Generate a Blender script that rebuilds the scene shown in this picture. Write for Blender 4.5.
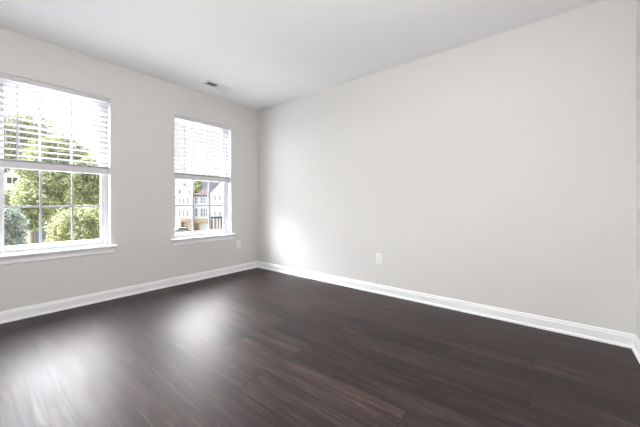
import bpy, bmesh, math, random
import numpy as np
from mathutils import Vector, Matrix

for _o in list(bpy.data.objects):
    bpy.data.objects.remove(_o)
SC = bpy.context.scene
COL = SC.collection
R = math.radians

# ------------------------------------------------------------------ camera, world, sun, exposure
CAM = Vector((3.534, -2.868, 0.987))
F_PX = 286.0
cam_d = bpy.data.cameras.new('camera')
cam = bpy.data.objects.new('camera', cam_d)
COL.objects.link(cam)
cam.location = CAM
cam.rotation_euler = (R(90), 0, R(38.68))
cam_d.sensor_fit = 'HORIZONTAL'
cam_d.sensor_width = 36.0
cam_d.lens = 36.0 * F_PX / 640.0
cam_d.shift_y = -10.0 / 640.0
cam_d.clip_start = 0.02
cam_d.clip_end = 500
SC.camera = cam

W = bpy.data.worlds.new('World')
SC.world = W
W.use_nodes = True
nt = W.node_tree
nt.nodes.clear()
wo = nt.nodes.new('ShaderNodeOutputWorld')
bg = nt.nodes.new('ShaderNodeBackground')
# bright white overcast; the sun stands behind thin cloud in the south-west and lights that part of the sky
SKY_WEST, SKY_EAST, GLOW, SKY_HIGH = 1.05, 1.25, 18.5, 46.0
GLOW_DIR = Vector((-0.62, -0.62, 0.46)).normalized()
tc = nt.nodes.new('ShaderNodeTexCoord')
def wmath(op, a, b, clamp=False):
    q = nt.nodes.new('ShaderNodeMath'); q.operation = op; q.use_clamp = clamp
    for i, w in enumerate((a, b)):
        if hasattr(w, 'is_linked'): nt.links.new(w, q.inputs[i])
        else: q.inputs[i].default_value = w
    return q.outputs[0]
def wrange(val, f0, f1, t0, t1):
    q = nt.nodes.new('ShaderNodeMapRange'); q.interpolation_type = 'SMOOTHSTEP'
    for k, w in zip(('From Min', 'From Max', 'To Min', 'To Max'), (f0, f1, t0, t1)):
        q.inputs[k].default_value = w
    nt.links.new(val, q.inputs['Value'])
    return q.outputs[0]
dot = nt.nodes.new('ShaderNodeVectorMath'); dot.operation = 'DOT_PRODUCT'
dot.inputs[1].default_value = GLOW_DIR
nt.links.new(tc.outputs['Generated'], dot.inputs[0])
sep = nt.nodes.new('ShaderNodeSeparateXYZ')
nt.links.new(tc.outputs['Generated'], sep.inputs[0])
base_l = wrange(sep.outputs['X'], -0.5, 0.3, SKY_WEST, SKY_EAST)
glow_l = wrange(dot.outputs['Value'], math.cos(R(66)), math.cos(R(14)), 0.0, GLOW)
high_l = wmath('MULTIPLY', wrange(sep.outputs['Z'], 0.27, 0.42, 0.0, SKY_HIGH), wrange(sep.outputs['X'], -0.15, -0.6, 0.0, 1.0))   # brighter cloud higher up in the west
nt.links.new(wmath('ADD', wmath('ADD', base_l, high_l), glow_l), bg.inputs[1])
ramp = nt.nodes.new('ShaderNodeValToRGB')
ramp.color_ramp.elements[0].color = (1.0, 1.0, 1.0, 1)
ramp.color_ramp.elements[1].color = (0.88, 0.93, 1.0, 1)
nt.links.new(sep.outputs['Z'], ramp.inputs[0])
nt.links.new(ramp.outputs[0], bg.inputs[0])
nt.links.new(bg.outputs[0], wo.inputs[0])

VS = SC.view_settings
VS.view_transform = 'Standard'
VS.look = 'None'
VS.gamma = 1.0
VS.use_curve_mapping = False
VS.exposure = 0.0
FILL_LAMP_STRENGTH = 97.0

# ------------------------------------------------------------------ helpers
def material(name):
    m = bpy.data.materials.new(name)
    m.use_nodes = True
    n = m.node_tree
    b = n.nodes['Principled BSDF']
    return m, n, b

def plain(name, col, rough=0.5, var=0.03, scale=12.0, bump=0.0, bscale=200.0, spec=0.5, metal=0.0):
    """procedural paint: a base colour with a faint noise in it and an optional fine bump"""
    m, n, b = material(name)
    b.inputs['Roughness'].default_value = rough
    b.inputs['Metallic'].default_value = metal
    b.inputs['Specular IOR Level'].default_value = spec
    t = n.nodes.new('ShaderNodeTexCoord')
    no = n.nodes.new('ShaderNodeTexNoise')
    no.inputs['Scale'].default_value = scale
    no.inputs['Detail'].default_value = 3
    n.links.new(t.outputs['Object'], no.inputs['Vector'])
    mx = n.nodes.new('ShaderNodeMix')
    mx.data_type = 'RGBA'
    mx.inputs['A'].default_value = (*[c * (1 - var) for c in col], 1)
    mx.inputs['B'].default_value = (*[min(1, c * (1 + var)) for c in col], 1)
    n.links.new(no.outputs['Fac'], mx.inputs['Factor'])
    n.links.new(mx.outputs['Result'], b.inputs['Base Color'])
    if bump > 0:
        n2 = n.nodes.new('ShaderNodeTexNoise')
        n2.inputs['Scale'].default_value = bscale
        n2.inputs['Detail'].default_value = 2
        n.links.new(t.outputs['Object'], n2.inputs['Vector'])
        bp = n.nodes.new('ShaderNodeBump')
        bp.inputs['Strength'].default_value = bump
        bp.inputs['Distance'].default_value = 0.002
        n.links.new(n2.outputs['Fac'], bp.inputs['Height'])
        n.links.new(bp.outputs['Normal'], b.inputs['Normal'])
    return m

class MB:
    """collects shapes and links them as ONE mesh object"""
    def __init__(s):
        s.v, s.f = [], []
    def box(s, x0, x1, y0, y1, z0, z1):
        k = len(s.v)
        s.v += [(x, y, z) for z in (z0, z1) for y in (y0, y1) for x in (x0, x1)]
        s.f += [tuple(k + i for i in q) for q in ((0, 2, 3, 1), (4, 5, 7, 6), (0, 1, 5, 4), (2, 6, 7, 3), (0, 4, 6, 2), (1, 3, 7, 5))]
        return s
    def obox(s, c, ax, ay, az):
        """box at centre c with half-axis vectors"""
        k = len(s.v)
        c, ax, ay, az = map(Vector, (c, ax, ay, az))
        s.v += [tuple(c + ax * i + ay * j + az * l) for l in (-1, 1) for j in (-1, 1) for i in (-1, 1)]
        s.f += [tuple(k + i for i in q) for q in ((0, 2, 3, 1), (4, 5, 7, 6), (0, 1, 5, 4), (2, 6, 7, 3), (0, 4, 6, 2), (1, 3, 7, 5))]
        return s
    def prism(s, prof, axis, a, b):
        """2-D profile swept along x, y or z: profile is (x,z) for y, (y,z) for x, (x,y) for z; a, b may be functions of the profile point"""
        k = len(s.v); n = len(prof)
        fa = a if callable(a) else (lambda p: a)
        fb = b if callable(b) else (lambda p: b)
        def pt(p, t):
            return {'y': (p[0], t, p[1]), 'x': (t, p[0], p[1]), 'z': (p[0], p[1], t)}[axis]
        s.v += [pt(p, fa(p)) for p in prof] + [pt(p, fb(p)) for p in prof]
        for i in range(n):
            j = (i + 1) % n
            s.f.append((k + i, k + j, k + n + j, k + n + i))
        s.f.append(tuple(k + i for i in range(n))[::-1])
        s.f.append(tuple(k + n + i for i in range(n)))
        return s
    def tube(s, p0, p1, r, seg=10, r1=None):
        p0, p1 = Vector(p0), Vector(p1)
        r1 = r if r1 is None else r1
        d = (p1 - p0).normalized()
        u = d.orthogonal().normalized(); w = d.cross(u)
        k = len(s.v)
        for p, rr in ((p0, r), (p1, r1)):
            for i in range(seg):
                a = 2 * math.pi * i / seg
                s.v.append(tuple(p + (u * math.cos(a) + w * math.sin(a)) * rr))
        for i in range(seg):
            j = (i + 1) % seg
            s.f.append((k + i, k + j, k + seg + j, k + seg + i))
        s.f.append(tuple(k + i for i in range(seg))[::-1])
        s.f.append(tuple(k + seg + i for i in range(seg)))
        return s
    def lathe(s, c, prof, seg=24):
        """(radius, z) profile about a vertical axis through c"""
        k = len(s.v); n = len(prof)
        for r, z in prof:
            for i in range(seg):
                a = 2 * math.pi * i / seg
                s.v.append((c[0] + r * math.cos(a), c[1] + r * math.sin(a), c[2] + z))
        for q in range(n - 1):
            for i in range(seg):
                j = (i + 1) % seg
                s.f.append((k + q * seg + i, k + q * seg + j, k + (q + 1) * seg + j, k + (q + 1) * seg + i))
        s.f.append(tuple(k + i for i in range(seg))[::-1])
        s.f.append(tuple(k + (n - 1) * seg + i for i in range(seg)))
        return s
    def build(s, name, m, parent=None, bevel=0.0, smooth=False, seg=2):
        me = bpy.data.meshes.new(name)
        me.from_pydata([tuple(v) for v in s.v], [], s.f)
        bm = bmesh.new(); bm.from_mesh(me)
        bmesh.ops.recalc_face_normals(bm, faces=bm.faces)
        bm.to_mesh(me); bm.free()
        me.materials.append(m)
        o = bpy.data.objects.new(name, me)
        COL.objects.link(o)
        if parent:
            o.parent = parent
        if smooth:
            for p in me.polygons: p.use_smooth = True
        if bevel > 0:
            b = o.modifiers.new('bevel', 'BEVEL')
            b.width = bevel; b.segments = seg; b.limit_method = 'ANGLE'; b.angle_limit = R(40)
        return o

def empty(name, loc=(0, 0, 0), rz=0.0, parent=None):
    o = bpy.data.objects.new(name, None)
    o.empty_display_size = 0.1
    COL.objects.link(o)
    o.location = loc
    o.rotation_euler = (0, 0, rz)
    if parent: o.parent = parent
    return o

def tag(o, label=None, cat=None, group=None, kind=None):
    if label: o['label'] = label
    if cat: o['category'] = cat
    if group: o['group'] = group
    if kind: o['kind'] = kind
    return o

def structure(o, label=None, cat=None):
    return tag(o, label, cat, kind='structure')

def children_of(o):
    return [c for c in bpy.data.objects if c.parent == o]

def copy_tree(o, parent=None):
    kids = children_of(o)
    c = o.copy(); COL.objects.link(c)
    c.parent = parent
    for ch in kids:
        copy_tree(ch, c)
    return c

_s, _c = math.sin(R(38.68)), math.cos(R(38.68))
def at(u, v, t):
    """world point at depth t in front of the camera seen at photo pixel (u, v)"""
    l = (u - 320) / F_PX
    return Vector((CAM.x + t * (-_s + _c * l), CAM.y + t * (_c + _s * l), CAM.z + t * (203.5 - v) / F_PX))

# ------------------------------------------------------------------ materials
M = {}
M['wall'] = plain('greige_wall_paint', (0.70, 0.686, 0.674), 0.75, 0.012, 3, 0.12, 260, 0.3)
M['ceiling'] = plain('white_ceiling_paint', (0.92, 0.925, 0.935), 0.9, 0.01, 3, 0.15, 200, 0.2)
M['trim'] = plain('white_semigloss_trim', (0.90, 0.90, 0.915), 0.35, 0.01, 6)
M['vinyl'] = plain('white_window_vinyl', (0.66, 0.66, 0.685), 0.4, 0.01, 6)
M['muntin'] = plain('window_grille_shade_grey', (0.40, 0.405, 0.44), 0.45, 0.01, 6)  # white grilles greyed in colour to look shaded against the sky
M['blind'] = plain('white_faux_wood', (0.66, 0.655, 0.68), 0.45, 0.015, 20)
M['slat'] = plain('white_slat_darkened', (0.35, 0.35, 0.36), 0.5, 0.015, 20)  # white slats darkened in colour to tame the light falling on them
M['cord'] = plain('pale_blind_cord', (0.66, 0.66, 0.68), 0.8, 0.05, 60)
M['plate'] = plain('white_outlet_plastic', (0.85, 0.85, 0.85), 0.35, 0.01, 30)
M['slot'] = plain('dark_slot', (0.04, 0.04, 0.04), 0.6, 0.05, 30)
M['screw'] = plain('painted_screw', (0.7, 0.7, 0.7), 0.4, 0.03, 60)
M['vent'] = plain('white_enamelled_steel', (0.82, 0.82, 0.83), 0.4, 0.01, 20)
M['duct'] = plain('duct_shade_dark', (0.10, 0.10, 0.105), 0.8, 0.1, 20)
M['metal'] = plain('brushed_nickel', (0.6, 0.58, 0.55), 0.35, 0.05, 60, metal=1.0)

def make_floor():
    m, n, b = material('dark_walnut_vinyl_plank')
    L = n.links.new
    t = n.nodes.new('ShaderNodeTexCoord')
    mp = n.nodes.new('ShaderNodeMapping')
    mp.inputs['Location'].default_value = (0.20, 1.75 + 0.2 * 20, 0)
    L(t.outputs['Object'], mp.inputs['Vector'])
    br = n.nodes.new('ShaderNodeTexBrick')
    br.offset = 0.37; br.offset_frequency = 2; br.squash = 1.0
    br.inputs['Color1'].default_value = (0, 0, 0, 1)
    br.inputs['Color2'].default_value = (1, 1, 1, 1)
    br.inputs['Mortar'].default_value = (0.5, 0.5, 0.5, 1)
    br.inputs['Scale'].default_value = 1.0
    br.inputs['Mortar Size'].default_value = 0.0028
    br.inputs['Mortar Smooth'].default_value = 0.2
    br.inputs['Brick Width'].default_value = 1.22
    br.inputs['Row Height'].default_value = 0.20
    L(mp.outputs[0], br.inputs['Vector'])
    # grain coordinates: long along the plank, shifted plank by plank
    sx = n.nodes.new('ShaderNodeSeparateXYZ'); L(mp.outputs[0], sx.inputs[0])
    rnd = n.nodes.new('ShaderNodeSeparateColor'); L(br.outputs['Color'], rnd.inputs[0])
    def mth(op, a, bb):
        q = n.nodes.new('ShaderNodeMath'); q.operation = op
        for i, w in enumerate((a, bb)):
            if hasattr(w, 'is_linked'): L(w, q.inputs[i])
            else: q.inputs[i].default_value = w
        return q.outputs[0]
    shift = mth('MULTIPLY', rnd.outputs[0], 37.0)
    cx = n.nodes.new('ShaderNodeCombineXYZ')
    L(mth('ADD', mth('MULTIPLY', sx.outputs[0], 1.0), shift), cx.inputs[0])
    L(mth('MULTIPLY', sx.outputs[1], 9.0), cx.inputs[1])
    L(shift, cx.inputs[2])
    def noise(vec, scale, detail, rough=0.6, dist=0.0):
        q = n.nodes.new('ShaderNodeTexNoise')
        q.inputs['Scale'].default_value = scale
        q.inputs['Detail'].default_value = detail
        q.inputs['Roughness'].default_value = rough
        q.inputs['Distortion'].default_value = dist
        L(vec, q.inputs['Vector'])
        return q.outputs['Fac']
    g1 = noise(cx.outputs[0], 1.7, 5, 0.62, 0.6)
    cx2 = n.nodes.new('ShaderNodeCombineXYZ')
    L(mth('MULTIPLY', sx.outputs[0], 1.1), cx2.inputs[0])
    L(mth('MULTIPLY', sx.outputs[1], 34.0), cx2.inputs[1])
    L(shift, cx2.inputs[2])
    g2 = noise(cx2.outputs[0], 2.2, 5, 0.7)
    g3 = noise(t.outputs['Object'], 0.9, 3, 0.5)
    def ramp(fac, stops):
        q = n.nodes.new('ShaderNodeValToRGB')
        e = q.color_ramp.elements
        e[0].position, e[0].color = stops[0][0], (*stops[0][1], 1)
        e[1].position, e[1].color = stops[-1][0], (*stops[-1][1], 1)
        for p, c in stops[1:-1]:
            k = e.new(p); k.color = (*c, 1)
        L(fac, q.inputs[0])
        return q.outputs[0]
    base = ramp(g1, [(0.28, (0.009, 0.0064, 0.0060)), (0.45, (0.023, 0.0165, 0.0154)), (0.6, (0.036, 0.0262, 0.0240)), (0.8, (0.072, 0.052, 0.045))])
    def mix(mode, fac, a, bb):
        q = n.nodes.new('ShaderNodeMix'); q.data_type = 'RGBA'; q.blend_type = mode
        for key, w in (('Factor', fac), ('A', a), ('B', bb)):
            if hasattr(w, 'is_linked'): L(w, q.inputs[key])
            else: q.inputs[key].default_value = w
        return q.outputs['Result']
    fine = ramp(g2, [(0.32, (0.42, 0.42, 0.42)), (0.48, (0.95, 0.95, 0.95)), (0.56, (1.15, 1.12, 1.1)), (0.70, (2.3, 2.2, 2.15))])
    c = mix('MULTIPLY', 1.0, base, fine)
    tone = ramp(rnd.outputs[0], [(0.0, (0.68, 0.69, 0.71)), (0.5, (1.0, 0.98, 0.97)), (1.0, (1.32, 1.24, 1.2))])
    c = mix('MULTIPLY', 1.0, c, tone)
    # a few amber knots and grain flecks
    cx3 = n.nodes.new('ShaderNodeCombineXYZ')
    L(mth('MULTIPLY', sx.outputs[0], 1.6), cx3.inputs[0]); L(mth('MULTIPLY', sx.outputs[1], 7.0), cx3.inputs[1]); L(shift, cx3.inputs[2])
    kn = noise(cx3.outputs[0], 1.3, 2, 0.5)
    kf = ramp(kn, [(0.66, (0, 0, 0)), (0.76, (0.55, 0.55, 0.55))])
    c = mix('MIX', kf, c, (0.075, 0.042, 0.022, 1))
    mort = n.nodes.new('ShaderNodeMath'); mort.operation = 'MULTIPLY'; mort.inputs[1].default_value = 0.85
    L(br.outputs['Fac'], mort.inputs[0])
    c = mix('MIX', mort.outputs[0], c, (0.012, 0.009, 0.009, 1))
    L(c, b.inputs['Base Color'])
    rr = n.nodes.new('ShaderNodeMapRange')
    rr.inputs['From Min'].default_value = 0.36; rr.inputs['From Max'].default_value = 0.64
    rr.inputs['To Min'].default_value = 0.40; rr.inputs['To Max'].default_value = 0.52
    L(mth('ADD', mth('MULTIPLY', g3, 0.3), mth('MULTIPLY', g2, 0.7)), rr.inputs['Value'])
    L(rr.outputs[0], b.inputs['Roughness'])
    b.inputs['Specular IOR Level'].default_value = 0.3
    b.inputs['Specular Tint'].default_value = (1.0, 0.85, 0.89, 1)
    bp = n.nodes.new('ShaderNodeBump'); bp.inputs['Strength'].default_value = 0.12; bp.inputs['Distance'].default_value = 0.0008
    hh = mth('SUBTRACT', g2, mth('MULTIPLY', br.outputs['Fac'], 1.5))
    L(hh, bp.inputs['Height']); L(bp.outputs['Normal'], b.inputs['Normal'])
    return m
M['floor'] = make_floor()

def make_glass():
    m, n, b = material('clear_window_glass')
    n.nodes.remove(b)
    out = n.nodes['Material Output']
    tr = n.nodes.new('ShaderNodeBsdfTransparent'); tr.inputs[0].default_value = (0.97, 0.98, 0.975, 1)
    gl = n.nodes.new('ShaderNodeBsdfGlossy'); gl.inputs['Roughness'].default_value = 0.02
    lw = n.nodes.new('ShaderNodeLayerWeight'); lw.inputs['Blend'].default_value = 0.5
    pw = n.nodes.new('ShaderNodeMath'); pw.operation = 'POWER'; pw.inputs[1].default_value = 5.0
    fr = n.nodes.new('ShaderNodeMath'); fr.operation = 'MULTIPLY_ADD'; fr.inputs[1].default_value = 0.9; fr.inputs[2].default_value = 0.035
    n.links.new(lw.outputs['Facing'], pw.inputs[0]); n.links.new(pw.outputs[0], fr.inputs[0])
    mx = n.nodes.new('ShaderNodeMixShader')
    n.links.new(fr.outputs[0], mx.inputs[0]); n.links.new(tr.outputs[0], mx.inputs[1]); n.links.new(gl.outputs[0], mx.inputs[2])
    n.links.new(mx.outputs[0], out.inputs[0])
    return m
M['glass'] = make_glass()

def make_leaf(name, cols, trans=0.25):
    """leaf blades, each blade with its own green"""
    m, n, b = material(name)
    g = n.nodes.new('ShaderNodeNewGeometry')
    r = n.nodes.new('ShaderNodeValToRGB')
    e = r.color_ramp.elements
    e[0].position, e[0].color = 0.0, (*cols[0], 1)
    e[1].position, e[1].color = 1.0, (*cols[-1], 1)
    for i, c in enumerate(cols[1:-1]):
        k = e.new((i + 1) / (len(cols) - 1)); k.color = (*c, 1)
    n.links.new(g.outputs['Random Per Island'], r.inputs[0])
    n.links.new(r.outputs[0], b.inputs['Base Color'])
    b.inputs['Roughness'].default_value = 0.5
    out = n.nodes['Material Output']
    tl = n.nodes.new('ShaderNodeBsdfTranslucent')
    n.links.new(r.outputs[0], tl.inputs[0])
    mx = n.nodes.new('ShaderNodeMixShader'); mx.inputs[0].default_value = trans
    n.links.new(b.outputs[0], mx.inputs[1]); n.links.new(tl.outputs[0], mx.inputs[2])
    n.links.new(mx.outputs[0], out.inputs[0])
    return m

# ------------------------------------------------------------------ the room
H = 2.44            # ceiling height
XE = 3.997          # east wall
YS = -4.30          # south wall
HEAD, SILL = 2.07, 0.535
HALF = 0.395
WIN = (-2.31, -0.875)   # centres of the two windows along the west wall
T = 0.16

structure(MB().box(-T, XE + T, YS - T, T, -0.22, 0.0).build('floor', M['floor']), 'dark brown wood-look plank floor running across the room', 'floor')
structure(MB().box(-T, XE + T, YS - T, T, H, H + 0.22).build('ceiling', M['ceiling']), 'smooth white painted ceiling', 'ceiling')
ww = MB()
ww.box(-T, 0, YS - T, T, 0, SILL - 0.02).box(-T, 0, YS - T, T, HEAD, H)
edges = [YS - T] + [e for c in WIN for e in (c - HALF, c + HALF)] + [T]
for i in range(0, len(edges), 2):
    ww.box(-T, 0, edges[i], edges[i + 1], SILL - 0.02, HEAD)
structure(ww.build('wall_west', M['wall']), 'greige wall holding the two windows', 'wall')
structure(MB().box(0, XE, 0, T, 0, H).build('wall_north', M['wall']), 'long blank greige wall with one outlet', 'wall')
structure(MB().box(XE, XE + T, YS - T, T, 0, H).build('wall_east', M['wall']), 'sliver of greige wall at the right edge', 'wall')
structure(MB().box(0, XE, YS - T, YS, 0, H).build('wall_south', M['wall']), 'greige wall behind the viewer', 'wall')

# baseboard: moulded cap on top, flat face, quarter-round shoe; mitred at the corners
def base_profile():
    p = [(0, 0), (0.027, 0), (0.0265, 0.007), (0.0245, 0.013), (0.0205, 0.017), (0.0155, 0.019), (0.0145, 0.020),
         (0.0145, 0.070), (0.0125, 0.074), (0.0105, 0.077), (0.0105, 0.083), (0.0085, 0.090), (0.004, 0.095), (0, 0.095)]
    return p
P = base_profile()
structure(MB().prism(P, 'y', lambda p: YS + p[0], lambda p: -p[0]).build('baseboard_west', M['trim'], bevel=0), 'white moulded baseboard under the windows', 'baseboard')
structure(MB().prism([(-d, z) for d, z in P], 'x', lambda p: -p[0], lambda p: XE + p[0]).build('baseboard_north', M['trim']), 'white moulded baseboard along the blank wall', 'baseboard')
structure(MB().prism([(XE - d, z) for d, z in P], 'y', lambda p: YS + (XE - p[0]), lambda p: -(XE - p[0])).build('baseboard_east', M['trim']), 'white moulded baseboard at the right edge', 'baseboard')
structure(MB().prism([(YS + d, z) for d, z in P], 'x', lambda p: p[0] - YS, lambda p: XE - (p[0] - YS)).build('baseboard_south', M['trim']), 'white moulded baseboard behind the viewer', 'baseboard')

# ------------------------------------------------------------------ windows
def ring(mb, x0, x1, hw, z0, z1, w, wb=None, wt=None):
    """rectangular ring in the y-z plane: outer half-width hw, members w wide"""
    wb = w if wb is None else wb
    wt = w if wt is None else wt
    mb.box(x0, x1, -hw, -hw + w, z0, z1).box(x0, x1, hw - w, hw, z0, z1)
    mb.box(x0, x1, -hw + w, hw - w, z0, z0 + wb).box(x0, x1, -hw + w, hw - w, z1 - wt, z1)

def make_window(name, label):
    w = structure(empty(name), label, 'window')
    f = MB()
    ring(f, -0.158, -0.088, HALF, 0.555, HEAD, 0.018)
    ring(f, -0.158, -0.146, HALF - 0.018, 0.573, HEAD - 0.018, 0.010)   # outer stop
    for s in (-1, 1):                                                    # parting beads of the sash tracks
        y = s * (HALF - 0.018)
        for x0 in (-0.094, -0.127):
            f.box(x0, x0 + 0.006, min(y, y - s * 0.013), max(y, y - s * 0.013), 0.573, HEAD - 0.018)
    f.build('window_frame', M['vinyl'], w, bevel=0.0015)
    mid = 1.308
    hs = HALF - 0.026
    def sash(nm, x0, x1, z0, z1, wb, wt):
        s = MB(); ring(s, x0, x1, hs, z0, z1, 0.032, wb, wt)
        so = s.build(nm, M['vinyl'], w, bevel=0.003)
        gy, ga, gb = hs - 0.032, z0 + wb, z1 - wt
        xm = (x0 + x1) / 2
        MB().box(xm - 0.002, xm + 0.002, -gy - 0.004, gy + 0.004, ga - 0.004, gb + 0.004).build('window_glass', M['glass'], so)
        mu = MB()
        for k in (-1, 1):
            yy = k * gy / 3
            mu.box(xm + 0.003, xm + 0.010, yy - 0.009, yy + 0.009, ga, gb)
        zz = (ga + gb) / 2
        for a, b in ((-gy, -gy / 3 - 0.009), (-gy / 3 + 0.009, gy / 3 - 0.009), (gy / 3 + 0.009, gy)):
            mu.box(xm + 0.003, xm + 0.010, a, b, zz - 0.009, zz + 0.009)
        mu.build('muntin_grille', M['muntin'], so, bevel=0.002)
        return so
    low = sash('lower_sash', -0.122, -0.096, 0.574, mid + 0.016, 0.046, 0.026)
    sash('upper_sash', -0.155, -0.129, mid - 0.014, HEAD - 0.018, 0.030, 0.028)
    lk = MB().box(-0.108, -0.090, -0.028, 0.028, mid + 0.0162, mid + 0.026).tube((-0.099, 0, mid + 0.026), (-0.099, 0, mid + 0.034), 0.010)
    lk.build('sash_lock', M['vinyl'], low, bevel=0.001)
    # stool with rounded nose and horns past the opening, apron below it
    z0, z1 = SILL, 0.560
    st = MB()
    nose = [(0.001, z0), (0.033, z0), (0.039, z0 + 0.004), (0.042, z0 + 0.0125), (0.039, z1 - 0.004), (0.033, z1), (0.001, z1)]
    st.prism(nose, 'y', -HALF - 0.050, HALF + 0.050)
    st.box(-0.0875, 0.001, -HALF + 0.0005, HALF - 0.0005, z0 - 0.015, z1)
    st.build('window_sill', M['trim'], w)
    ap = [(0.0, 0.480), (0.010, 0.480), (0.013, 0.484), (0.013, 0.494), (0.0105, 0.498), (0.0125, 0.515), (0.018, 0.528), (0.020, z0), (0.0, z0)]
    MB().prism(ap, 'y', -HALF - 0.026, HALF + 0.026).build('apron', M['trim'], w)
    return w

w1 = make_window('window_1', 'white double-hung window looking onto green trees, left one')
w1.location = (0, WIN[0], 0)
w2 = copy_tree(w1)
w2.name = 'window_2'
w2['label'] = 'white double-hung window looking onto pale townhouses, beside the corner'
w2.location = (0, WIN[1], 0)

# ------------------------------------------------------------------ blinds
def make_blind(label):
    b = tag(empty('window_blind'), label, 'blind', 'horizontal slat blinds half raised in the windows')
    hw = HALF - 0.006
    v = [(-0.016, 2.028), (-0.008, 2.028), (-0.005, 2.032), (-0.006, 2.050), (-0.003, 2.054), (-0.001, 2.066), (-0.016, 2.066)]
    MB().prism(v, 'y', -hw, hw).build('valance', M['blind'], b, bevel=0)
    MB().box(-0.070, -0.018, -hw + 0.004, hw - 0.004, 2.032, 2.067).build('head_rail', M['blind'], b, bevel=0.001)
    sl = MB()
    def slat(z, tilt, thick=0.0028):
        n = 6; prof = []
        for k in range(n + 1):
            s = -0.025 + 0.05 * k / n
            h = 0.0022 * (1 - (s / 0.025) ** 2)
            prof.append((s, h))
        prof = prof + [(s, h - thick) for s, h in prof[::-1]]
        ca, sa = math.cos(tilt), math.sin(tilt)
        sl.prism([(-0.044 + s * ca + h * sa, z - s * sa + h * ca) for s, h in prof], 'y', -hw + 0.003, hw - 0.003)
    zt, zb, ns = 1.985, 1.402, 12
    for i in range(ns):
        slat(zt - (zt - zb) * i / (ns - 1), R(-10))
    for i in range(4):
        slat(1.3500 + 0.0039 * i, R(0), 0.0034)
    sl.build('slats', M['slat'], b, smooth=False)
    MB().box(-0.070, -0.018, -hw + 0.003, hw - 0.003, 1.288, 1.346).build('bottom_rail', M['blind'], b, bevel=0.004)
    for y in (-0.255, 0.0, 0.255):
        c = MB()
        for x in (-0.0155, -0.0715):
            c.tube((x, y, 1.300), (x, y, 2.03), 0.0011, 6)
        c.build('ladder_cord', M['cord'], b)
        MB().tube((-0.018, y, 1.322), (-0.0145, y, 1.322), 0.007, 10).build('cord_button', M['cord'], b)
    wd = MB().tube((-0.008, -0.268, 1.45), (-0.011, -0.268, 2.005), 0.0042, 8).tube((-0.008, -0.268, 1.37), (-0.008, -0.268, 1.45), 0.0055, 8, 0.0045)
    wd.build('tilt_wand', M['cord'], b)
    return b
b1 = make_blind('white slat blind half raised over the trees, in the left window')
b1.location = (0, WIN[0], 0)
b2 = copy_tree(b1)
b2['label'] = 'white slat blind half raised over the townhouses, in the window beside the corner'
b2.location = (0, WIN[1], 0)

# ------------------------------------------------------------------ outlets
def rounded(cx, cz, w, h, r, n=4):
    pts = []
    for sx, sz, a0 in ((1, 1, 0), (-1, 1, 90), (-1, -1, 180), (1, -1, 270)):
        for k in range(n + 1):
            a = R(a0 + 90 * k / n)
            pts.append((cx + sx * (w / 2 - r) + r * math.cos(a), cz + sz * (h / 2 - r) + r * math.sin(a)))
    return pts
def make_outlet(label):
    """wall plate facing -y, back on y = 0"""
    o = tag(empty('wall_outlet'), label, 'outlet', 'white duplex wall outlets')
    MB().prism(rounded(0, 0, 0.072, 0.116, 0.005), 'y', -0.0065, 0.0).build('cover_plate', M['plate'], o, bevel=0.002)
    for s in (-1, 1):
        z = s * 0.0195
        r = MB().prism(rounded(0, z, 0.034, 0.029, 0.010), 'y', -0.0088, -0.0060).build('receptacle', M['plate'], o, bevel=0.0006)
        q = MB()
        q.box(-0.0078, -0.0056, -0.0091, -0.0085, z - 0.002, z + 0.007)
        q.box(0.0056, 0.0078, -0.0091, -0.0085, z - 0.001, z + 0.007)
        q.tube((0, -0.0085, z - 0.008), (0, -0.0091, z - 0.008), 0.0026, 10)
        q.build('slots', M['slot'], r)
    MB().tube((0, -0.0060, 0), (0, -0.0078, 0), 0.0035, 12).build('screw', M['screw'], o)
    return o
o1 = make_outlet('white duplex outlet low on the long blank wall')
o1.location = (2.070, 0, 0.381)
o2 = copy_tree(o1)
o2['label'] = 'white duplex outlet below the window beside the corner'
o2.location = (0, -0.360, 0.387)
o2.rotation_euler = (0, 0, R(90))

# ------------------------------------------------------------------ ceiling vent
v = tag(empty('ceiling_vent', (0.335, -0.912, H)), 'white louvred air register in the ceiling near the corner', 'vent')
fr = MB()
a, bb, wv = 0.078, 0.155, 0.030
for q in (((-a, -a + wv), (-bb, bb)), ((a - wv, a), (-bb, bb)), ((-a + wv, a - wv), (-bb, -bb + wv)), ((-a + wv, a - wv), (bb - wv, bb))):
    fr.box(q[0][0], q[0][1], q[1][0], q[1][1], -0.007, 0.0)
fr.box(-a + wv, a - wv, -0.004, 0.004, -0.007, -0.001)
fr.build('vent_frame', M['vent'], v, bevel=0.0025)
MB().box(-a + wv, a - wv, -bb + wv, bb - wv, -0.0012, -0.0002).build('duct_shade_sheet', M['duct'], v)  # flat dark sheet standing for the shade inside the duct
lv = MB()
n = 8
for half in (-1, 1):
    for k in range(n):
        y = half * (0.008 + 0.112 * (k + 0.5) / n)
        ang = R(40) if half < 0 else R(140)
        d = Vector((0, math.cos(ang), math.sin(ang)))
        nn = Vector((0, -math.sin(ang), math.cos(ang)))
        lv.obox((0, y, -0.0066), (a - wv - 0.0005, 0, 0), d * 0.0068, nn * 0.0005)
lv.build('louvres', M['vent'], v)

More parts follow.
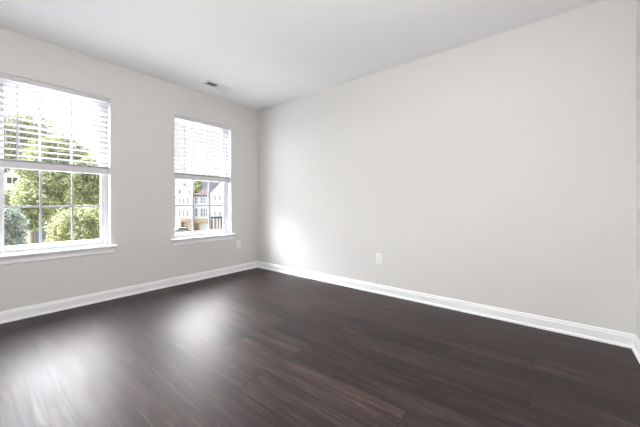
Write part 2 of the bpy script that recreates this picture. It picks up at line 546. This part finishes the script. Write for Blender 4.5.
# ------------------------------------------------------------------ fill lamp added to brighten the room, unseen above the viewer
def make_fill_lamp():
    l = tag(empty('added_fill_lamp', (3.30, -2.60, H)), 'added fill lamp, white glass globe on a nickel stem, unseen above the viewer', 'lamp')
    MB().lathe((0, 0, 0), [(0.065, 0.0), (0.065, -0.012), (0.05, -0.024), (0.012, -0.028)], 28).build('canopy', M['metal'], l, smooth=False)
    MB().tube((0, 0, -0.026), (0, 0, -0.50), 0.007, 12).build('stem', M['metal'], l)
    m, n, b = material('lit_opal_glass')
    b.inputs['Base Color'].default_value = (0.9, 0.9, 0.88, 1)
    b.inputs['Emission Color'].default_value = (1.0, 0.985, 0.962, 1)
    b.inputs['Emission Strength'].default_value = FILL_LAMP_STRENGTH
    prof = [(0.15 * math.sin(R(t)), -0.64 + 0.15 * math.cos(R(t))) for t in range(4, 180, 11)]
    MB().lathe((0, 0, 0), prof, 32).build('globe', m, l, smooth=True)
    return l
make_fill_lamp()

# ------------------------------------------------------------------ outdoors
GZ = -5.5
M['lawn'] = plain('lawn', (0.07, 0.08, 0.045), 0.9, 0.25, 0.6)
M['concrete'] = plain('bounce_concrete', (0.52, 0.51, 0.50), 0.9, 0.06, 1.0)
M['asphalt'] = plain('asphalt', (0.12, 0.12, 0.13), 0.9, 0.1, 1.5)
M['siding'] = plain('white_siding', (0.58, 0.582, 0.60), 0.6, 0.02, 1)
M['cream'] = plain('cream_siding', (0.66, 0.60, 0.44), 0.6, 0.04, 1)
M['pane'] = plain('house_window_pane', (0.20, 0.22, 0.26), 0.25, 0.1, 0.5)
M['dark_pane'] = plain('dark_window_pane', (0.035, 0.03, 0.03), 0.3, 0.1, 0.5)  # near-black glass of the gable windows and the car
M['redroof'] = plain('red_brown_shingles', (0.050, 0.034, 0.034), 0.85, 0.12, 3, spec=0.1)
M['greyroof'] = plain('grey_shingles', (0.048, 0.048, 0.053), 0.85, 0.12, 3, spec=0.1)
M['slate'] = plain('blue_grey_shingles', (0.035, 0.043, 0.052), 0.8, 0.15, 3, spec=0.1)
M['tan'] = plain('tan_brick', (0.44, 0.31, 0.22), 0.85, 0.12, 6)
M['brown'] = plain('brown_brick', (0.30, 0.22, 0.19), 0.85, 0.15, 6)
M['dark_door'] = plain('dark_entry_door', (0.10, 0.09, 0.095), 0.5, 0.1, 2)  # dark door of the right unit
M['white'] = plain('white_panel', (0.70, 0.70, 0.72), 0.5, 0.02, 2)
M['carpaint'] = plain('silver_grey_car_paint', (0.26, 0.27, 0.29), 0.3, 0.03, 2, metal=0.3)
M['tyre'] = plain('tyre_rubber', (0.03, 0.03, 0.03), 0.8, 0.05, 5)
M['bark'] = plain('bark', (0.12, 0.09, 0.07), 0.9, 0.3, 8)

structure(MB().box(-160, -2, -90, 130, GZ - 0.5, GZ).build('ground', M['lawn']), 'lawn below the windows', 'ground')
structure(MB().box(-24, -2, -30, 30, GZ, GZ + 0.03).build('bounce_court', M['concrete']), 'pale concrete court below the windows, unseen, added to bounce daylight', 'bounce_court')  # unseen reflector, added to throw daylight up onto the ceiling
structure(MB().box(-49, -40, -90, 130, GZ, GZ + 0.03).build('street', M['asphalt']), 'grey street in front of the townhouses', 'street')

# ---- townhouses: local x to the right along the facade, y away from the viewer, z up from the ground
P0 = at(201, 203.5, 66.0)
DIR = Vector((P0.x - CAM.x, P0.y - CAM.y, 0)).normalized()
RGT = Vector((DIR.y, -DIR.x, 0))
ROT = math.atan2(RGT.y, RGT.x)
SCL = ((P0 - CAM).length) / math.hypot(F_PX, 201 - 320)     # metres per pixel across the facade near P0
def fx(u):
    d = at(u, 203.5, 1.0) - CAM; d.z = 0; d.normalize()
    return (P0 - CAM).length * d.dot(RGT) / d.dot(DIR)
def fz(v, u=201):
    d = at(u, v, 1.0) - CAM
    k = (P0 - CAM).length / Vector((d.x, d.y, 0)).dot(DIR)
    return CAM.z + d.z * k - GZ
def house(name, label, dy=0.0, group='townhouses across the street'):
    o = empty(name, (P0.x + DIR.x * dy, P0.y + DIR.y * dy, GZ), ROT)
    return tag(o, label, 'house', group)
def add_window(h, u0, u1, v0, v1, y=0.0, m='pane', lites=True):
    x0, x1, z0, z1 = fx(u0), fx(u1), fz(v1), fz(v0)
    t = 0.07
    f = MB()
    f.box(x0 - t, x0, y - 0.08, y + 0.02, z0 - t, z1 + t).box(x1, x1 + t, y - 0.08, y + 0.02, z0 - t, z1 + t)
    f.box(x0, x1, y - 0.08, y + 0.02, z0 - t, z0).box(x0, x1, y - 0.08, y + 0.02, z1, z1 + t)
    if lites:
        zm = (z0 + z1) / 2
        f.box(x0, x1, y - 0.06, y, zm - 0.03, zm + 0.03)
    fo = f.build('window', M['white'], h)
    MB().box(x0, x1, y - 0.03, y + 0.01, z0, z1).build('pane', M[m], fo)
def gable_roof(h, x0, x1, y0, y1, ze, zr, m, over=0.3, th=0.2, along='y'):
    """two slopes; the ridge runs along y (gable to the viewer) or along x"""
    r = MB()
    if along == 'y':
        xm = (x0 + x1) / 2
        s = (zr - ze) / (xm - x0)
        p = [(x0 - over, ze - over * s), (xm, zr), (x1 + over, ze - over * s), (x1 + over, ze - over * s + th), (xm, zr + th), (x0 - over, ze - over * s + th)]
        r.prism(p, 'y', y0 - over, y1 + over)
    else:
        ym = (y0 + y1) / 2
        s = (zr - ze) / (ym - y0)
        p = [(y0 - over, ze - over * s), (ym, zr), (y1 + over, ze - over * s), (y1 + over, ze - over * s + th), (ym, zr + th), (y0 - over, ze - over * s + th)]
        r.prism(p, 'x', x0 - over, x1 + over)
    return r.build('roof', M[m], h)

# left unit: white, long pale roof with two dormers, brick garage level
hA = house('townhouse', 'white townhouse with two roof dormers and a car before its garage')
xa, xb = fx(170), fx(192.6)
MB().box(xa, xb, 0, 9, 0, fz(196)).build('wall', M['siding'], hA)
gable_roof(hA, xa, xb, 0, 9, fz(196), fz(186.5), 'white', 0.08, 0.2, 'x')
for u0, u1 in ((177.3, 181.6), (188.0, 191.6)):
    x0, x1 = fx(u0), fx(u1)
    d = MB().prism([(x0, fz(196)), (x1, fz(196)), (x1, fz(190.0)), ((x0 + x1) / 2, fz(188.0)), (x0, fz(190.0))], 'y', 0.2, 3.5)
    d.build('dormer', M['siding'], hA)
    add_window(hA, u0 + 0.9, u1 - 0.9, 190.3, 194.2, 0.2)
for u in (179.3, 183.6, 187.6):
    add_window(hA, u - 0.75, u + 0.75, 198.8, 203.0)
    add_window(hA, u - 0.75, u + 0.75, 211.0, 215.6)
arch = MB()
zt = fz(218.2)
arch.box(fx(180.6), fx(192.6), -0.5, 0, fz(221.2), zt)
for u0, u1 in ((180.6, 181.4), (184.6, 186.2), (190.4, 192.6)):
    arch.box(fx(u0), fx(u1), -0.5, 0, 0, fz(221.2))
arch.build('brick_surround', M['tan'], hA)
MB().box(fx(181.4), fx(184.6), -0.06, 0.05, 0, fz(221.4)).build('entry_door', M['brown'], hA)
MB().box(fx(186.2), fx(190.4), -0.06, 0.05, 0, fz(221.2)).build('garage_door', M['white'], hA)

# middle unit: set-back bay, red-brown hip roof, tan arch over the garage
hB = house('townhouse', 'townhouse with red-brown hip roof between the two white ones', 0.6)
xa, xb = fx(193.2), fx(209.6)
MB().box(xa, xb, 0, 9, 0, fz(195.3)).build('wall', M['siding'], hB)
zr, ze = fz(185.5), fz(195.3)
hp = MB()
k0 = [(xa - 0.02, -0.3, ze), (xb + 0.02, -0.3, ze), (xb + 0.02, 9.3, ze), (xa - 0.02, 9.3, ze)]
rid = [(xb - 0.25, 4.2, zr), (xb - 0.02, 4.8, zr)]
hp.v = k0 + rid + [(p[0], p[1], p[2] - 0.2) for p in k0]
hp.f = [(0, 1, 5, 4), (1, 2, 5), (2, 3, 4, 5), (3, 0, 4), (0, 6, 7, 1), (1, 7, 8, 2), (2, 8, 9, 3), (3, 9, 6, 0), (6, 9, 8, 7)]
hp.build('roof', M['redroof'], hB)
for u0, u1 in ((194.8, 197.6), (200.6, 202.8), (203.6, 205.4), (206.2, 207.6)):
    add_window(hB, u0, u1, 197.6, 203.2)
    add_window(hB, u0, u1, 208.4, 216.6)
z1, z0 = fz(218.8), fz(223.0)
x0, x1 = fx(199.4), fx(208.0)
pr = [(xa, z1), (xa, 0), (fx(195.2), 0), (fx(195.2), z0), (fx(197.6), z0), (fx(197.6), 0), (x0, 0), (x0, z0 - 0.35)]
for k in range(1, 8):
    q = k / 8
    pr.append((x0 + (x1 - x0) * q, z0 - 0.35 + 0.55 * math.sin(math.pi * q)))
pr += [(x1, z0 - 0.35), (x1, 0), (xb, 0), (xb, z1)]
MB().prism(pr, 'y', -0.45, 0.0).build('brick_surround', M['tan'], hB)
MB().box(x0, x1, -0.05, 0.05, 0, fz(222.2)).build('garage_door', M['white'], hB)
MB().box(fx(195.2), fx(197.6), -0.05, 0.05, 0, z0).build('entry_door', M['brown'], hB)

# right unit: white gable, porch with white columns
hC = house('townhouse', 'white gabled townhouse with columned brick porch, beside the red-brown roof', -0.6)
xa, xb = fx(210.6), fx(230)
ze, zr = fz(191.6), fz(181.0)
MB().prism([(xa, 0), (xb, 0), (xb, ze), ((xa + xb) / 2, zr), (xa, ze)], 'y', 0, 9).build('wall', M['siding'], hC)
gable_roof(hC, xa, xb, 0, 9, ze, zr, 'greyroof', 0.12, 0.18, 'y')
MB().box(xa - 0.1, xb + 0.1, -0.12, 0.0, ze - 0.12, ze + 0.06).build('gable_trim', M['muntin'], hC)
for u in (214.9, 219.5, 225.5):
    add_window(hC, u - 0.7, u + 0.7, 195.4, 199.8)
    add_window(hC, u - 0.7, u + 0.7, 212.0, 215.0)
pz = fz(218.0)
MB().box(xa, xb, -1.6, 0, pz, fz(216.9)).build('porch_roof', M['greyroof'], hC)
MB().box(xa, xb, -0.12, 0.0, 0, pz).build('porch_wall', M['brown'], hC)
MB().box(xa, xb, -1.6, -0.12, 0, 0.18).build('porch_floor', M['muntin'], hC)
MB().box(fx(210.8), fx(212.4), -0.2, -0.1, 0.18, fz(220.5)).build('entry_door', M['dark_door'], hC)
for u in (213.2, 216.6, 219.2, 223.0, 229.0):
    MB().box(fx(u - 0.55), fx(u + 0.55), -1.5, -1.25, 0.18, pz).build('column', M['white'], hC)

# grey-roofed house behind the gabled one
hD = house('house', 'house with a grey roof rising behind the white gabled townhouse', 14.0, 'houses farther back')
MB().box(fx(204), fx(222), 0, 8, 0, fz(190)).build('wall', M['siding'], hD)
gable_roof(hD, fx(204), fx(222), 0, 8, fz(190), fz(176), 'greyroof', 0.3, 0.2, 'x')

# car on the drive
def make_car(loc, rz):
    c = tag(empty('car', loc, rz), 'silver grey car parked before the left white townhouse', 'car')
    prof = [(-2.1, 0.35), (2.1, 0.35), (2.15, 0.62), (2.0, 0.80), (1.25, 0.92), (0.65, 1.38), (-0.75, 1.42), (-1.45, 0.98), (-2.05, 0.90), (-2.15, 0.6)]
    MB().prism(prof, 'y', -0.85, 0.85).build('car_body', M['carpaint'], c, bevel=0.08)
    gl = [(1.08, 0.97), (0.60, 1.32), (-0.70, 1.36), (-1.22, 1.0)]
    MB().prism(gl, 'y', -0.865, 0.865).build('side_windows', M['dark_pane'], c)
    for x in (-1.3, 1.3):
        for s in (-1, 1):
            wheel = MB().tube((x, s * 0.70, 0.33), (x, s * 0.88, 0.33), 0.33, 18).build('wheel', M['tyre'], c)
            MB().tube((x, s * 0.87, 0.33), (x, s * 0.89, 0.33), 0.19, 14).build('hubcap', M['carpaint'], wheel)
cp = P0 + RGT * fx(183.6) - DIR * 4.2
make_car((cp.x, cp.y, GZ), ROT + R(8))

# ---- houses seen through the trees from the left window
def small_house(name, label, u, v_ridge, v_eave, t, width, depth, wallm, roofm, turn=0.0, along='y'):
    p = at(u, 203.5, t)
    d = Vector((p.x - CAM.x, p.y - CAM.y, 0)).normalized()
    rz = math.atan2(-d.x, d.y) + turn
    o = tag(empty(name, (p.x, p.y, GZ), rz), label, 'house', 'houses beyond the trees')
    zr = at(u, v_ridge, t).z - GZ; ze = at(u, v_eave, t).z - GZ
    w = width / 2
    if along == 'y':
        MB().prism([(-w, 0), (w, 0), (w, ze), (0, zr), (-w, ze)], 'y', 0, depth).build('wall', M[wallm], o)
    else:
        MB().prism([(0, 0), (depth, 0), (depth, ze), (depth / 2, zr), (0, ze)], 'x', -w, w).build('wall', M[wallm], o)
    gable_roof(o, -w, w, 0, depth, ze, zr, roofm, 0.3, 0.12, along)
    return o, zr, ze
hE, zr, ze = small_house('house', 'cream gabled house with two small dark windows, glimpsed through the trees', 12.3, 171.0, 186.5, 24.0, 2.6, 6.0, 'cream', 'cream')
for x in (-0.17, 0.17):
    f = MB().box(x - 0.13, x + 0.13, -0.05, 0.02, zr - 1.05, zr - 0.55).build('window', M['dark_pane'], hE)
hF, _, _ = small_house('house', 'low house with blue-grey roof, glimpsed below the trees', 22, 227, 243, 30.0, 8.0, 4.5, 'siding', 'slate', 0.25, 'x')

# ---- trees
LEAF = {
    'green': make_leaf('mid_green_leaves', [(0.029, 0.042, 0.013), (0.088, 0.117, 0.034), (0.176, 0.202, 0.062), (0.390, 0.390, 0.182), (0.130, 0.159, 0.052)]),
    'yellow': make_leaf('yellow_green_leaves', [(0.036, 0.047, 0.016), (0.130, 0.156, 0.047), (0.260, 0.267, 0.104), (0.494, 0.468, 0.260), (0.091, 0.117, 0.036)]),
    'pale': make_leaf('pale_green_leaves', [(0.058, 0.068, 0.029), (0.130, 0.146, 0.065), (0.221, 0.227, 0.111), (0.325, 0.312, 0.169), (0.104, 0.117, 0.052)]),
    'blue': make_leaf('blue_green_leaves', [(0.065, 0.086, 0.072), (0.143, 0.176, 0.150), (0.247, 0.273, 0.234), (0.364, 0.390, 0.338)]),
}
def foliage(name, rng, blobs, count, size, m, parent):
    """leaf blades (folded diamonds) clustered in the outer shell of the given ellipsoids"""
    vol = np.array([b[3] * b[4] * b[5] for b in blobs]) ** 0.75
    pick = rng.choice(len(blobs), count, p=vol / vol.sum())
    B = np.array(blobs, float)[pick]
    d = rng.normal(size=(count, 3)); d /= np.linalg.norm(d, axis=1)[:, None]
    r = rng.uniform(0.25, 1.0, count) ** 0.45
    c = B[:, :3] + d * r[:, None] * B[:, 3:6]
    c += rng.normal(size=(count, 3)) * size * 0.5
    a = rng.normal(size=(count, 3)) + d * 0.4; a[:, 2] -= 0.3
    a /= np.linalg.norm(a, axis=1)[:, None]
    nrm = d * 0.9 + rng.normal(size=(count, 3)) * 0.7; nrm[:, 2] += 0.4
    b = np.cross(nrm, a); b /= (np.linalg.norm(b, axis=1)[:, None] + 1e-9)
    n2 = np.cross(a, b)
    s = size * rng.uniform(0.6, 1.3, count)[:, None]
    v = np.stack([c - a * s * 0.5, c + b * s * 0.3 + n2 * s * 0.1, c + a * s * 0.5, c - b * s * 0.3 + n2 * s * 0.1], 1).reshape(-1, 3)
    k = np.arange(count)[:, None] * 4
    f = np.concatenate([k + np.array([0, 1, 2]), k + np.array([0, 2, 3])], 1).reshape(-1, 3)
    me = bpy.data.meshes.new(name)
    me.from_pydata(v.tolist(), [], f.tolist())
    me.materials.append(m)
    o = bpy.data.objects.new(name, me); COL.objects.link(o); o.parent = parent
    return o
def tree(label, u, t, v_top, v_bot, half_px, count, size, leaf, seed, skew=0.0, group='trees outside the left window'):
    rng = np.random.default_rng(seed)
    p = at(u, 203.5, t)
    o = tag(empty('tree', (p.x, p.y, GZ)), label, 'tree', group)
    k = t / F_PX
    top = CAM.z + (203.5 - v_top) * k - GZ
    bot = CAM.z + (203.5 - v_bot) * k - GZ
    rad = half_px * k
    mid, hh = (top + bot) / 2, (top - bot) / 2
    blobs = [(0, 0, mid, rad * 0.72, rad * 0.72, hh * 0.86)]
    nb = 26
    for i in range(nb):
        ph = i * 2.39996
        zz = -1 + 2 * (i + 0.5) / nb
        rr = math.sqrt(max(0.0, 1 - zz * zz))
        q = rng.uniform(0.62, 0.80)
        s = rng.uniform(0.24, 0.38) * min(rad, hh)
        blobs.append((math.cos(ph) * rr * rad * q, math.sin(ph) * rr * rad * q, mid + zz * hh * (q + 0.02), s, s, s * 0.85))
    foliage('foliage', rng, blobs, count, size, LEAF[leaf], o)
    tk = MB().tube((0, 0, 0), (0.05, 0.02, mid * 0.7), 0.16, 10, 0.11).tube((0.05, 0.02, mid * 0.7), (0, 0, mid + hh * 0.4), 0.11, 10, 0.03)
    for i in range(7):
        ph = i * 2.4; z0 = bot + (mid - bot) * (0.2 + 0.2 * (i % 4))
        tk.tube((0, 0, z0), (math.cos(ph) * rad * 0.6, math.sin(ph) * rad * 0.6, z0 + hh * 0.5), 0.05, 6, 0.015)
    tk.build('trunk', M['bark'], o)
    return o
tree('tall pale tree at the left edge, rising behind the cream gable', 18, 38, 106, 200, 42, 22000, 0.36, 'pale', 3)
tree('broad green leafy tree filling the middle of the left window', 61, 16, 126, 234, 34, 26000, 0.15, 'green', 5)
tree('small yellow-green tree at the right side of the left window', 87, 14.3, 152, 222, 17, 12000, 0.10, 'green', 8)
tree('low yellow-green tree, lit, in the bottom right panes of the left window', 80, 11, 202, 262, 26, 15000, 0.09, 'yellow', 9)
tree('pale green tree just below the cream gable', 13, 20, 187, 226, 16, 8000, 0.14, 'pale', 11)
tree('dark green tree in the lower left panes of the left window', 32, 12.3, 192, 231, 14, 9000, 0.11, 'green', 13)
tree('blue-green tree in the bottom left corner of the left window', 5, 10.4, 205, 262, 17, 10000, 0.08, 'blue', 14)
for (u, t, vt, vb, hw, sd, lb) in ((201, 92, 178, 205, 12, 21, 'pale green tree rising behind the red-brown roof'), (186, 100, 184, 206, 10, 22, 'hazy green tree behind the dormered white townhouse')):
    tree(lb, u, t, vt, vb, hw, 3000, 0.8, 'pale', sd, group='trees behind the townhouses')
